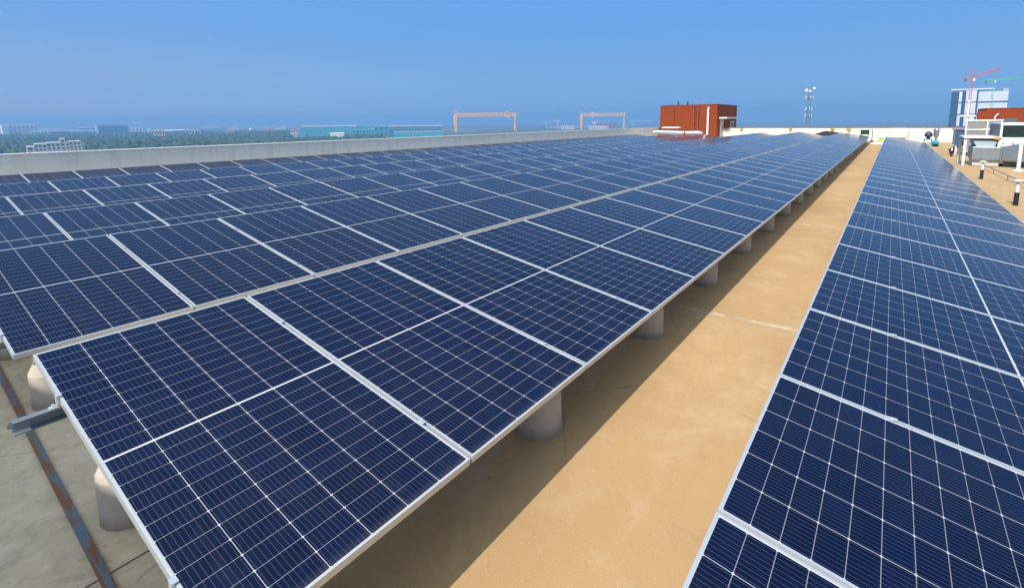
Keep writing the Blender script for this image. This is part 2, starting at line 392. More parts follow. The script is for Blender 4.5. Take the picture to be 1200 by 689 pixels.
# ------------------------------------------------------------------ the setting
RZ = -0.5                                     # roof surface
GZ = -30.0                                    # street level
roof = structure('roof_deck', MB().box(-18.9, 24, -16.1, 64, RZ - 1.5, RZ), MT['roof'])
g = MB(); N = 96
g.v = [(0, 0, GZ)] + [(5900*math.cos(2*math.pi*i/N), 5900*math.sin(2*math.pi*i/N), GZ) for i in range(N)]
g.f = [(0, i+1, (i+1) % N + 1) for i in range(N)]
structure('ground', g, MT['ground'])
hb = thing('office_block', (0, 0, GZ), 'building under the solar roof, hidden below the edge', 'building')
b_ = MB().box(-18.8, 23.9, -16.0, 63.9, 0, -GZ + RZ - 1.51); o = b_.build('wall', MT['cream'], hb)

# haze box round everything
hz = MB().box(-6000, 6000, -6000, 6000, GZ - 1, 60)
hm = bpy.data.materials.new('haze'); hm.use_nodes = True; hnt = hm.node_tree
for n in list(hnt.nodes):
    if n.type != 'OUTPUT_MATERIAL': hnt.nodes.remove(n)
pv = hnt.nodes.new('ShaderNodeVolumePrincipled'); pv.inputs['Color'].default_value = (0.27, 0.55, 0.93, 1)
pv.inputs['Density'].default_value = 0.00045; pv.inputs['Anisotropy'].default_value = 0.0
hnt.links.new(pv.outputs[0], hnt.nodes['Material Output'].inputs['Volume'])
tag(hz.build('haze', hm), kind='stuff')

# parapets
def parapet(x0, x1, y0, y1, z1, label, cop_over=0.02, mat='parapet', cope='coping'):
    t = thing('parapet_wall', ((x0+x1)/2, (y0+y1)/2, RZ), label, 'wall')
    cx, cy = (x0+x1)/2, (y0+y1)/2
    MB().box(x0-cx, x1-cx, y0-cy, y1-cy, 0, z1-RZ-0.05).build('wall', MT[mat], t)
    MB().box(x0-cx-cop_over, x1-cx+cop_over, y0-cy-cop_over, y1-cy+cop_over, z1-RZ-0.05, z1-RZ).build('coping', MT[cope], t, bevel=0.006)
    return t
parapet(-18.75, -18.5, -15.7, 51.2, 0.765, 'long grey rendered parapet with white coping behind the leftmost panel row')
parapet(-18.78, 23.9, -16.0, -15.75, 0.765, 'grey parapet along the near end of the roof behind the photographer')
sb = thing('shade_block', (-6.6, -6.5, RZ), 'unseen block added behind the photographer to shade the near left roof', 'tower')  # unseen block, added and sized to cast shade on the near left roof
MB().box(-7.4, 7.0, -1.5, 1.5, 0, 5.08).build('wall', MT['cream'], sb)
MB().box(-7.45, 7.05, -1.55, 1.5, 5.08, 5.18).build('coping', MT['coping'], sb)
fw = thing('parapet_wall', (4, 52.1, RZ), 'cream parapet with thin red cap across the far end of the panel rows', 'wall')
MB().box(-16.6, 3.2, -0.1, 0.1, 0, 1.17).build('wall', MT['cream'], fw)
MB().box(-16.6, 3.25, -0.14, 0.14, 1.17, 1.215).build('cap', MT['redcap'], fw)
MB().box(3.2, 3.9, -0.35, 0.1, 0, 1.15).build('end_pillar', MT['parapet'], fw)
for i, (x, w) in enumerate(((-12.2, .34), (-10.75, .28), (-6.4, .28), (-3.0, .3), (-1.75, .32))):
    t = thing('bracket', (x, 51.9, RZ + 1.02), f"ochre bracket under the red cap of the cream far parapet, {nth(i+1)} from the red building", 'bracket', 'ochre brackets on the far parapet')
    MB().box(-w/2, w/2, -0.08, 0.09, 0.02, 0.14).build('plate', MT['ochre'], t)
    MB().prism([(-w*0.35, 0.02), (w*0.35, 0.02), (w*0.15, -0.13), (-w*0.15, -0.13)], -0.06, 0.09).build('stem', MT['ochre'], t)

# ------------------------------------------------------------------ red tiled rooftop buildings
def red_building():
    X0, X1, Y0, Y1, H = -18.37, -12.6, 50.0, 57.5, 3.5
    t = thing('rooftop_building', (X0, Y0, RZ), 'red tiled rooftop stair building with ladder and doorway beyond the leftmost rows', 'building')
    W, D = X1-X0, Y1-Y0
    MB().box(0, W, 0, D, 0, H-0.06).build('wall', MT['redtile'], t)
    MB().box(-0.03, W+0.03, -0.03, D+0.03, H-0.06, H).build('coping', MT['redtile'], t)
    d = MB().box(W+0.005, W+0.05, 1.15, 2.25, 0, 2.0).build('door_frame', MT['offwhite'], t)
    MB().box(W+0.051, W+0.07, 1.25, 2.15, 0, 1.92).build('door_leaf', MT['greywhite'], d)
    MB().box(W+0.005, W+0.75, 0.7, 5.6, 2.08, 2.24).build('canopy', MT['offwhite'], t)
    w = MB().box(W+0.005, W+0.05, 5.0, 6.2, 0.75, 1.8).build('window', MT['white'], t)
    MB().box(W+0.051, W+0.06, 5.1, 6.1, 0.83, 1.72).build('pane', MT['glass'], w)
    l = MB()
    for x in (3.55, 3.98): l.bar((x, -0.16, 0.25), (x, -0.16, H+0.1), 0.05)
    for k in range(11): l.bar((3.55, -0.16, 0.4+k*0.3), (3.98, -0.16, 0.4+k*0.3), 0.035)
    for z in (0.6, 2.9):
        for x in (3.55, 3.98): l.bar((x, -0.16, z), (x, 0.01, z), 0.04)
    l.build('ladder', MT['ladder'], t)
    p = MB().tube([(4.95, -0.16, 0), (4.95, -0.16, 3.02), (4.97, -0.16, 3.12), (5.06, -0.16, 3.16)], 0.10, 12).build('flue_pipe', MT['white'], t, True)
    MB().tube([(1.5, -0.05, 0), (1.5, -0.05, H-0.1)], 0.035, 8).build('downpipe', MT['redtile'], t, True)
    for x, r in ((1.55, 0.12), (2.5, 0.09)):
        MB().lathe([(r*0.7, 0), (r*0.7, 0.22), (r, 0.24), (r, 0.34), (r*0.5, 0.38)], 14, (x, 1.0, H+0.002)).build('roof_vent', MT['darkgrey'], t, True)
red_building()
def red_building2():
    Y0 = 57.0; X0 = 7.75; H = 2.72
    t = thing('rooftop_building', (X0, Y0, RZ), 'second red tiled rooftop building behind the white cooling plant at right', 'building')
    MB().box(0, 9, 0, 5, 0, H-0.06).build('wall', MT['redtile'], t)
    MB().box(-0.03, 9.03, -0.03, 5.03, H-0.06, H).build('coping', MT['redtile'], t)
    MB().box(-0.55, 0.3, -0.45, -0.05, 0, H-0.2).build('pilaster', MT['redtile'], t)
    MB().tube([(0.6, -0.16, 0.2), (0.6, -0.16, 2.0), (0.8, -0.16, 2.25)], 0.06, 10).build('downpipe', MT['white'], t, True)
red_building2()

# ------------------------------------------------------------------ solar arrays
Lp, Wp, PI_ = 2.094, 1.043, 1.058
TILT = 9.5
ct, st = math.cos(rad(TILT)), math.sin(rad(TILT))
HW = Lp * ct
def frame_mesh():
    m = MB(); L, W, t, h = Lp/2, Wp/2, 0.009, 0.035
    o_ = [(-L,-W),(L,-W),(L,W),(-L,W)]; i_ = [(-L+t,-W+t),(L-t,-W+t),(L-t,W-t),(-L+t,W-t)]
    for k in range(4):
        j = (k+1) % 4
        (ax,ay),(bx,by),(cx,cy),(dx,dy) = o_[k], o_[j], i_[j], i_[k]
        n = len(m.v)
        m.v += [(ax,ay,0),(bx,by,0),(cx,cy,0),(dx,dy,0),(ax,ay,-h),(bx,by,-h),(cx,cy,-h),(dx,dy,-h)]
        m.f += [tuple(n+i for i in f) for f in ((0,1,2,3),(0,4,5,1),(2,6,7,3),(4,7,6,5))]
    return m.mesh('frame', MT['alu'])
def glass_mesh():
    L, W = Lp/2 - 0.008, Wp/2 - 0.008
    m = MB().box(-L, L, -W, W, -0.008, -0.0015)
    me = m.mesh('cell_sheet', MT['cells'])
    me.materials.append(MT['white'])
    for p in me.polygons:
        if p.normal.z < -0.5: p.material_index = 1
    uv = me.uv_layers.new(name='UVMap')
    for p in me.polygons:
        for li in p.loop_indices:
            c = me.vertices[me.loops[li].vertex_index].co; uv.data[li].uv = (c.x, c.y)
    return me
FM, GM = frame_mesh(), glass_mesh()
# row name, low-edge x, low-edge z, first y, count
ROWS = [
 ('row right of the sunlit walkway', 1.0805 + HW, -0.073, -0.013, 38),
 ('row left of the sunlit walkway', 0.0, 0.0, 0.0, 46),
 ('second row left of the walkway', -3.111, 0.034, 0.05, 46),
 ('third row left of the walkway', -6.222, -0.045, 0.11, 46),
 ('fourth row left of the walkway', -9.333, -0.072, 0.174, 40),
 ('fifth row left of the walkway', -12.444, -0.095, 0.24, 40),
 ('row beside the long grey parapet', -15.555, -0.10, 0.281, 40),
]
first = None
for ri, (rname, x0, z0, y0, cnt) in enumerate(ROWS):
    for k in range(cnt):
        jz = random.uniform(-0.0012, 0.0012); jr = random.uniform(-0.0016, 0.0016)
        loc = (x0 - HW/2, y0 + 0.0075 + Wp/2 + k*PI_, z0 + Lp/2*st + jz)
        if first is None:
            first = thing('solar_panel', loc, '', 'solar panel')
            f_ = link('frame', FM, first); g_ = link('cell_sheet', GM, first); o = first
        else:
            o = first.copy(); S.collection.objects.link(o)
            for ch in (f_, g_):
                c = ch.copy(); c.parent = o; S.collection.objects.link(c)
        # the panel's local +x runs down the slope
        o.rotation_euler = (jr, rad(TILT) + random.uniform(-0.0012, 0.0012), 0); o.location = loc
        where = 'nearest' if k == 0 else ('farthest' if k == cnt-1 else f'{nth(k+1)} from the near end')
        o['label'] = f"blue solar panel, {where} in the {rname}"
        o['category'] = 'solar panel'; o['group'] = 'solar panels mounted in long rows on the roof'

# mounting racks: two C-channel rails per row with clamps
def zat(x0, z0, v): return (x0 - v*ct, z0 + v*st)
def channel(mb, x, z, y0, y1, w=0.042, h=0.060, t=0.004):
    mb.box(x-w/2, x-w/2+t, y0, y1, z-h, z); mb.box(x-w/2+t, x+w/2, y0, y1, z-t, z); mb.box(x-w/2+t, x+w/2, y0, y1, z-h, z-h+t)
for ri, (rname, x0, z0, y0, cnt) in enumerate(ROWS):
    yend = y0 + cnt*PI_
    t = thing('mounting_rack', (x0 - HW/2, y0, RZ), f"galvanised steel rack under the solar panels of the {rname}", 'rack', 'steel racks under the panel rows')
    for v, over in ((0.33, 0.03), (1.63, 0.15)):
        x, z = zat(x0, z0, v); z -= 0.046
        m = MB(); channel(m, x-t.location.x, z-RZ, -over, yend-y0+0.1)
        r = m.build('rail', MT['galv_dull'], t)
        for yy in (0.0,):
            cl = MB(); cx = x-t.location.x; zz = z-RZ
            cl.box(cx-0.016, cx+0.016, -0.003, 0.006, zz+0.0, zz+0.050)
            cl.box(cx-0.016, cx+0.016, -0.003, 0.018, zz+0.0505, zz+0.054)
            cl.box(cx-0.016, cx+0.016, -0.030, -0.0032, zz+0.0, zz+0.005)
            cl.lathe([(0.007, 0), (0.007, 0.012)], 6, (cx, -0.016, zz+0.0055))
            cl.build('end_clamp', MT['alu'], t)
        if ri < 4:
            for k in range(1, 13):
                cl = MB(); zz = z-RZ
                cl.box(cx-0.020, cx+0.020, k*PI_-0.013, k*PI_+0.013, zz+0.048, zz+0.0505)
                cl.lathe([(0.005, 0), (0.005, 0.004)], 6, (cx, k*PI_, zz+0.051))
                cl.build('mid_clamp', MT['alu'], t)
# concrete piers
def pier_mesh(top):
    r = 0.155
    return MB().lathe([(r*1.02, 0), (r, 0.06), (r*0.99, top-0.085), (r*0.72, top)], 16).mesh('body', MT['pier'], True)
PM = pier_mesh(0.335)
pier0 = None
def pier(x, y, ztop, label):
    global pier0, pb, pp
    if pier0 is None:
        pier0 = thing('concrete_pier', (x, y, RZ), label, 'pier'); o = pier0
        pb = link('body', PM, pier0)
    else:
        o = pier0.copy(); S.collection.objects.link(o); o.location = (x, y, RZ)
        c = pb.copy(); c.parent = o; S.collection.objects.link(c)
    h = ztop - RZ - 0.335
    p = MB().box(-0.05, 0.05, -0.05, 0.05, 0.3352, 0.3412).bar((0, 0, 0.3415), (0, 0, 0.335+h), 0.045)
    p.build('post', MT['galv_dull'], o)
    o.rotation_euler = (0, 0, 0)
    o['label'] = label; o['category'] = 'pier'; o['group'] = 'round concrete piers under the panel rows'
for ri, n in ((1, 27), (2, 27), (0, 22), (3, 3), (4, 2)):
    rname, x0, z0, y0, cnt = ROWS[ri]
    for v, side in ((0.36, 'lower'), (1.76, 'upper')):
        x, z = zat(x0, z0, v)
        xr, zr = zat(x0, z0, 0.33 if v < 1 else 1.63)
        for k in range(n):
            y = y0 + 0.25 + k*1.80
            lab = f"concrete pier, {nth(k+1)} from the near end, under the {side} edge of the {('right row','first left row','second left row','third left row','fourth left row')[ri]}"
            pier(xr if v < 1 else x + 0.07, y, zr - 0.046 - 0.062, lab)

# near-left bits on the roof
t = tag(MB().box(-1.9, 1.9, -0.019, 0.019, 0.0, 0.022).build('flat_bar', MT['rust'], bevel=0.002), 'long rusty galvanised flat bar lying on bare concrete at the near left', 'flat bar')
t.location = (-2.85, 0.062, RZ+0.004); t.rotation_euler = (0, 0, math.atan2(-0.10, 3.2))
pts = []
for i in range(15):
    a = i/14*math.pi*1.35
    pts.append((-2.60 + 0.02*i/14, 0.42 - 0.10*math.sin(a), RZ + 0.26 + 0.13*math.cos(a)))
t = tag(MB().tube(pts, 0.007, 8).build('cable', MT['cable'], None, True), 'small loop of yellow cable hanging below the near panel frame', 'cable')
t = tag(MB().lathe([(0.028, 0), (0.032, 0.01), (0.02, 0.026), (0.006, 0.03)], 9).build('mortar_lump', MT['galv_dull'], None, True), 'small grey lump of debris on bare concrete by the left edge', 'debris')
t.location = (-3.25, 0.02, RZ+0.001)

# ------------------------------------------------------------------ right side of the roof
for i, (y, x) in enumerate(((15.05, 3.84), (21.2, 3.90), (27.0, 3.94), (33.0, 3.98))):
    lab = ['black and white mushroom vent pipe nearest the camera right of the panels', 'black and white mushroom vent pipe, second from the camera', 'black and white vent pipe just before the white duct stand', 'farthest vent pipe, beside the small dark cooler'][i]
    t = thing('vent_pipe', (x, y, RZ), lab, 'vent pipe', 'vent pipes along the right of the panels')
    MB().lathe([(0.046, 0), (0.045, 0.30)], 16).build('lower_pipe', MT['black'], t, True)
    MB().lathe([(0.032, 0.301), (0.032, 0.56)], 16).build('upper_pipe', MT['white'], t, True)
    MB().lathe([(0.036, 0.53), (0.095, 0.545), (0.105, 0.565), (0.08, 0.59), (0.03, 0.60)], 20).build('cap', MT['greywhite'], t, True)
# lightning conductor strip on stubs
t = thing('lightning_conductor', (4.3, 12, RZ), 'thin grey lightning conductor bar on small stubs right of the vent pipes', 'conductor')
MB().bar((0.45, -3.0, 0.16), (0.12, 14.0, 0.16), 0.022).build('bar', MT['galv_dull'], t)
for k in range(8):
    f = k/7; MB().bar((0.45-0.33*f, -2.9+16.8*f, 0.0), (0.45-0.33*f, -2.9+16.8*f, 0.15), 0.02).build('stub', MT['galv_dull'], t)

# galvanised duct with hood
t = thing('air_duct', (4.15, 27.1, RZ), 'galvanised air duct with tapered hood beside the white air handling unit', 'duct')
m = MB()
a0 = [(-0.02, -0.1, 1.10), (0.80, -0.1, 1.10), (0.80, 1.0, 1.10), (-0.02, 1.0, 1.10)]
a1 = [(0.12, -0.42, 0.80), (0.66, -0.42, 0.80), (0.70, 1.0, 0.80), (0.08, 1.0, 0.80)]
n = len(m.v); m.v += a1 + a0
m.f += [(0,3,2,1),(4,5,6,7),(0,1,5,4),(1,2,6,5),(2,3,7,6),(3,0,4,7)]
m.build('hood', MT['foil'], t, bevel=0.01)
MB().box(0.0, 0.86, -0.44, 1.0, 0.28, 0.797).build('duct_box', MT['galv'], t, bevel=0.012)
m = MB(); n = 0
m.v = [(0.863,-0.44,0.30),(0.863,0.6,0.30),(0.863,0.6,0.80),(0.863,-0.44,0.80),(1.62,-0.75,0.24),(1.62,0.6,0.24),(1.62,0.6,1.02),(1.62,-0.75,1.02)]
m.f = [(0,3,2,1),(4,5,6,7),(0,1,5,4),(1,2,6,5),(2,3,7,6),(3,0,4,7)]
m.build('transition', MT['galv'], t, bevel=0.01)
MB().box(0.855, 0.885, -0.50, 1.02, 0.24, 0.84).build('flange', MT['galv_dull'], t)
MB().box(1.60, 1.66, -0.80, 0.66, 0.20, 1.06).build('flange', MT['galv_dull'], t)
MB().box(0.05, 0.85, -0.30, 0.9, 0.02, 0.275).build('plinth', MT['greywhite'], t)
for x in (0.28, 0.57): MB().box(x, x+0.012, -0.452, -0.4405, 0.30, 0.78).build('seam', MT['galv_dull'], t)
MB().box(1.0, 1.62, -0.2, 0.5, 0.0, 0.20).build('support', MT['darkgrey'], t)
# white steel stand around it
t = thing('steel_stand', (3.95, 27.0, RZ), 'white painted steel stand with an orange junction box around the galvanised duct', 'stand')
for i, (x, y) in enumerate(((-0.03, -0.05), (1.02, 0.0), (-0.03, 1.6), (1.02, 1.6))):
    MB().box(x-0.045, x+0.045, y-0.045, y+0.045, 0, 1.10).build('post', MT['white'], t, bevel=0.006)
MB().box(1.33, 1.43, -2.0, -1.9, 0, 1.1).build('post', MT['white'], t, bevel=0.006)
MB().box(1.24, 1.50, -2.1, -1.84, 0, 0.05).build('foot_plate', MT['white'], t)
MB().box(-0.10, 1.09, -0.12, 1.68, 1.102, 1.13).build('deck', MT['black'], t)
MB().box(-0.10, 1.09, -0.12, 1.68, 1.135, 1.21).build('deck_rim', MT['white'], t)
MB().box(0.85, 1.02, -0.17, -0.125, 1.09, 1.20).build('junction_box', MT['orange'], t, bevel=0.01)
# main air handling unit
t = thing('air_handling_unit', (4.95, 26.9, RZ), 'large white air handling unit with dark green grille at the right edge', 'air handler')
MB().box(0.0, 3.2, 0.0, 2.4, 0.70, 1.745).build('upper_body', MT['white'], t, bevel=0.01)
MB().box(-0.05, 3.2, 0.05, 2.3, 0.12, 0.697).build('lower_body', MT['white'], t, bevel=0.01)
g_m = MB().box(0.07, 1.5, -0.03, -0.004, 1.20, 1.66)
gr = g_m.build('grille', MT['dark'], t)
m = MB()
for k in range(9): m.box(0.07, 1.5, -0.045, -0.031, 1.22+k*0.05, 1.226+k*0.05)
m.build('grille_bar', MT['dkgreen'], gr)
MB().box(-0.04, -0.004, 0.0, 2.4, 1.15, 1.70).build('side_panel', MT['darkgrey'], t)
for x in (0.12, 0.42): MB().lathe([(0.04, 0), (0.04, 0.01)], 14, (x, -0.012, 0.95)).build('knob', MT['darkgrey'], t)
for x in (0.0, 1.5, 3.0): MB().box(x, x+0.12, 0.1, 2.2, 0.0, 0.118).build('foot', MT['black'], t)
# condenser rack behind
t = thing('condenser_rack', (4.5, 34.0, RZ), 'white framed rack of grey louvres behind the duct stand', 'condenser')
for x in (0.0, 0.82, 1.35): MB().box(x, x+0.06, -0.03, 0.03, 0.0, 1.85).build('post', MT['white'], t)
for z in (0.95, 1.32, 1.80): MB().box(-0.02, 1.45, -0.035, 0.035, z, z+0.06).build('crossbar', MT['white'], t)
for (xa, xb) in ((0.07, 0.81), (0.89, 1.34)):
    for (za, zb) in ((0.30, 0.94), (1.02, 1.31), (1.39, 1.79)):
        m = MB().box(xa, xb, 0.05, 0.9, za, zb)
        k = za
        while k < zb-0.03: m.box(xa, xb, 0.0, 0.048, k, k+0.02); k += 0.05
        m.build('louvre_panel', MT['greywhite'], t)
MB().box(1.5, 2.1, 0.0, 0.9, 0.3, 1.72).build('fan_housing', MT['greywhite'], t)
MB().lathe([(0.33, 0), (0.33, 0.16), (0.29, 0.18)], 24, (1.72, 0.45, 1.722)).build('fan_ring', MT['darkgrey'], t, True)
# small cooler with dark hose, curved hood above
t = thing('air_cooler', (4.05, 35.2, RZ), 'small glassy blue air cooler box with a curved black hose on short legs', 'cooler')
t.scale = (1.35, 1.35, 1.3)
MB().box(0.12, 0.85, 0.0, 0.9, 0.35, 1.0).build('body', MT['blue_f'], t, bevel=0.02)
MB().box(0.08, 0.89, -0.04, 0.94, 1.002, 1.06).build('rim', MT['galv'], t)
for x in (0.16, 0.75): MB().box(x, x+0.06, 0.02, 0.08, 0, 0.35).build('leg', MT['white'], t)
MB().tube([(0.0+0.3*math.sin(a), 0.2, 0.1+0.95*(1-math.cos(a))/1.0*0.95) for a in [i/8*math.pi/2 for i in range(9)]], 0.11, 12).build('hose', MT['black'], t, True)
t = thing('curved_hood', (4.3, 37.6, RZ), 'curved pale blue duct hood resting behind the small cooler', 'duct')
m = MB(); pr = [(0.0, 0.78), (0.08, 0.92), (0.25, 1.02), (0.6, 1.06), (0.6, 0.80)]
m.prism([(a, b) for a, b in pr], 0.0, 0.5).build('hood', MT['foil'], t)
for x in (0.06, 0.5): MB().box(x, x+0.06, 0.1, 0.16, 0.0, 0.795).build('leg', MT['galv_dull'], t)
# lamp pole with cross arm
t = thing('roof_lamp', (4.98, 39.0, RZ), 'white pole with a flat cross arm lamp in front of the glass tower', 'lamp')
MB().lathe([(0.04, 0), (0.04, 2.85)], 12).build('pole', MT['white'], t, True)
MB().box(-0.34, 0.36, -0.1, 0.1, 2.02, 2.12).build('cross_arm', MT['coping'], t, bevel=0.02)
MB().lathe([(0.05, 2.852), (0.09, 2.90), (0.05, 2.98)], 12).build('lamp_head', MT['white'], t, True)
# pumps by the far parapet
t = thing('water_pump', (3.48, 44.0, RZ), 'dark navy motor on a turquoise pump frame by the cream parapet', 'pump')
m = MB().bar((-0.2, 0, 0), (-0.2, 0, 0.46), 0.08).bar((0.2, 0, 0), (0.2, 0, 0.46), 0.08).bar((-0.24, 0, 0.5), (0.24, 0, 0.5), 0.08)
m.build('frame', MT['teal'], t)
MB().lathe([(0.10, 0.541), (0.11, 0.62), (0.09, 0.64), (0.2, 0.66), (0.24, 0.8), (0.18, 0.95), (0.08, 1.0)], 16).build('motor', MT['navy'], t, True)
MB().lathe([(0.07, 1.002), (0.09, 1.06), (0.05, 1.14)], 12).build('terminal_box', MT['greywhite'], t, True)
t = thing('water_pump', (3.9, 44.1, RZ), 'grey cylinder on a round turquoise tank by the cream parapet', 'pump')
MB().lathe([(0.20, 0), (0.22, 0.10)], 18).build('base', MT['black'], t, True)
MB().lathe([(0.10, 0.101), (0.20, 0.18), (0.21, 0.30), (0.12, 0.40), (0.06, 0.42), (0.06, 0.60)], 18).build('tank', MT['teal'], t, True)
MB().lathe([(0.08, 0.601), (0.15, 0.72), (0.17, 1.15), (0.12, 1.24), (0.04, 1.27)], 18).build('cylinder', MT['galv'], t, True)
# cabinet, small box, bag, step at the far end of the walkway
t = thing('electrical_cabinet', (1.38, 51.7, RZ), 'white electrical cabinet mounted on the cream parapet behind the right row', 'cabinet')
MB().box(-0.1, 0.95, -0.1, 0.25, 0.35, 1.06).build('body', MT['white'], t, bevel=0.01)
MB().box(-0.06, 0.40, -0.118, -0.102, 0.40, 1.02).build('door', MT['offwhite'], t); MB().box(0.43, 0.91, -0.118, -0.102, 0.40, 1.02).build('door', MT['offwhite'], t)
MB().tube([(1.12, 0.0, 0.0), (1.12, 0.0, 1.0)], 0.06, 10).build('conduit', MT['greywhite'], t, True)
t = thing('junction_cabinet', (-0.5, 50.2, RZ), 'small dark green box with white rim at the far end of the walkway row', 'cabinet')
MB().box(-0.28, 0.34, 0, 0.25, 0.62, 1.02).build('body', MT['dkgreen'], t, bevel=0.01)
MB().box(-0.32, 0.38, -0.02, 0.27, 1.022, 1.07).build('rim', MT['offwhite'], t)
for x in (-0.22, 0.24): MB().box(x, x+0.05, 0.1, 0.15, 0.0, 0.62).build('leg', MT['galv_dull'], t)
t = thing('steel_post', (0.08, 49.4, RZ), 'thin grey post with dark foot at the far end of the walkway', 'post')
MB().lathe([(0.035, 0.1), (0.035, 1.08)], 10).build('pole', MT['galv'], t, True)
MB().lathe([(0.13, 0), (0.14, 0.12), (0.06, 0.18)], 12).build('foot', MT['black'], t, True)
t = thing('kerb_step', (0.62, 46.2, RZ), 'pale grey step slab across the far end of the walkway', 'step')
MB().box(-0.5, 0.45, -0.25, 0.25, 0, 0.16).build('slab', MT['offwhite'], t, bevel=0.01)
MB().box(-0.5, 0.45, -0.45, -0.252, 0, 0.05).build('slab', MT['greywhite'], t)
t = thing('tarpaulin_bundle', (0.78, 46.3, RZ+0.161), 'yellow and green bundle lying on the pale step at the walkway end', 'bundle')
MB().lathe([(0.24, 0), (0.25, 0.08), (0.17, 0.2), (0.06, 0.26)], 12).build('lower_sheet', MT['yellow'], t, True)
MB().lathe([(0.13, 0.262), (0.13, 0.32), (0.05, 0.37)], 10, (-0.03, 0, -0.04)).build('upper_sheet', MT['green'], t, True)
t = thing('roof_skylight', (-3.4, 50.6, RZ), 'low dark sloping skylight beyond the far end of the left rows', 'skylight')
m = MB(); m.v = [(-1.05,-0.3,0.45),(0.0,-0.5,0.25),(1.05,0.0,0.62),(0.0,0.3,0.74),(-1.05,-0.3,0.58),(0.0,-0.5,0.38),(1.05,0.0,0.78),(0.0,0.3,0.92)]
m.f = [(0,3,2,1),(4,5,6,7),(0,1,5,4),(1,2,6,5),(2,3,7,6),(3,0,4,7)]
m.build('pane', MT['black'], t)
for x, y in ((-0.8, -0.25), (0.0, -0.35), (0.8, 0.0)): MB().box(x-0.03, x+0.03, y-0.03, y+0.03, 0, 0.44).build('leg', MT['galv_dull'], t)
# foil-wrapped pipe before the red building
t = thing('insulated_pipe', (-17.45, 46.0, RZ), 'silver foil wrapped pipe lying before the red tiled building', 'pipe')
MB().tube([(0, 0, 0.85), (0.5, 0, 0.86), (2.4, 0, 0.80), (3.1, 0, 0.80), (4.4, -0.05, 0.82), (4.75, -0.06, 0.78)], [0.20, 0.21, 0.22, 0.18, 0.19, 0.09], 18).build('wrap', MT['foil'], t, True)
MB().tube([(3.05, 0, 0.80), (3.17, 0, 0.80)], 0.245, 18).build('band', MT['redcap'], t, True)
for x in (0.4, 2.0, 3.9): MB().box(x-0.1, x+0.1, -0.15, 0.15, 0, 0.60).build('support', MT['greywhite'], t)
t = thing('white_table', (-16.6, 47.6, RZ), 'low white table over the foil wrapped pipe beside the parapet', 'table')
MB().box(-0.5, 1.25, -0.3, 0.3, 1.22, 1.34).build('table_top', MT['white'], t)
for x in (-0.42, 1.12): MB().box(x, x+0.07, -0.05, 0.05, 0, 1.219).build('leg', MT['darkgrey'], t)

# ------------------------------------------------------------------ mast
t = thing('telecom_mast', (-35.2, 297.3, GZ), 'grey lattice telecom mast with dishes rising behind the cream parapet', 'mast')
H = 46.0
m = MB(); 
def lattice(m, a, b, w0, w1, seg, t_):
    a = Vector(a); b = Vector(b); d = (b-a).normalized(); up = Vector((0,0,1)) if abs(d.z) < .9 else Vector((0,1,0))
    sx = d.cross(up).normalized(); sy = sx.cross(d).normalized(); prev = None
    for k in range(seg+1):
        f = k/seg; p = a.lerp(b, f); w = (w0*(1-f)+w1*f)/2
        c = [p+sx*w+sy*w, p-sx*w+sy*w, p-sx*w-sy*w, p+sx*w-sy*w]
        for i in range(4): m.bar(c[i], c[(i+1)%4], t_)
        if prev:
            for i in range(4):
                m.bar(prev[i], c[i], t_*1.4); m.bar(prev[i], c[(i+1)%4], t_)
        prev = c
lattice(m, (0,0,0), (0,0,H), 2.4, 1.0, 26, 0.2); m.build('lattice', MT['galv'], t)
for z, w in ((36.5, 1.6), (33.2, 1.6), (42.4, 1.9)):
    MB().lathe([(w*0.8, z-0.1), (w*0.8, z+0.05)], 16).build('platform', MT['galv_dull'], t)
    m = MB()
    for a in range(6):
        an = a*math.pi/3; m.box(w*math.cos(an)-.17, w*math.cos(an)+.17, w*math.sin(an)-.17, w*math.sin(an)+.17, z-0.7, z+0.7)
    m.build('antenna', MT['greywhite'], t)
for dx, z, r in ((-1.2, 46.0, 0.75), (1.9, 46.8, 0.6), (0.3, 45.4, 0.6)):
    MB().tube([(dx, 0, z), (dx*1.1, -0.5, z), (dx*1.15, -0.9, z+0.1)], [0.25, r*0.7, r], 14).build('dish', MT['offwhite'], t, True)
    MB().bar((0, 0, 44.9), (dx, 0, z), 0.15).build('arm', MT['galv'], t)

# ------------------------------------------------------------------ cranes
def tower_crane(x, y, hub, top, jib, tail, heading, mat, label, w=1.6, rise=0.0):
    t = thing('tower_crane', (x, y, GZ), label, 'crane', 'tower cranes on the skyline')
    t.rotation_euler = (0, 0, heading)
    m = MB(); lattice(m, (0,0,0), (0,0,hub-GZ), w, w, max(6, int((hub-GZ)/4)), w*0.13); m.build('mast', MT[mat], t)
    m = MB(); lattice(m, (0,0,hub-GZ+0.3), (jib,0,hub-GZ+0.3+rise), w*1.0, w*0.6, max(5, int(jib/3)), w*0.15); m.build('jib', MT[mat], t)
    m = MB(); lattice(m, (-w,0,hub-GZ+0.3), (-tail,0,hub-GZ+0.3), w*0.8, w*0.8, 3, w*0.15); m.build('counter_jib', MT[mat], t)
    MB().box(-tail, -tail*0.7, -w*0.7, w*0.7, hub-GZ-1.8*w, hub-GZ-0.2*w).build('counterweight', MT['darkgrey'], t)
    m = MB(); lattice(m, (0,0,hub-GZ+1.0), (0,0,top-GZ), w*0.8, w*0.25, 4, w*0.13)
    m.bar((0,0,top-GZ), (jib*0.6,0,hub-GZ+1.2+rise*0.6), w*0.06).bar((0,0,top-GZ), (-tail*0.9,0,hub-GZ+1), w*0.06); m.build('apex', MT[mat], t)
    MB().box(0.4*w, 1.4*w, -w*0.9, 0, hub-GZ-1.6*w, hub-GZ-0.3*w).build('cab', MT['white'], t)
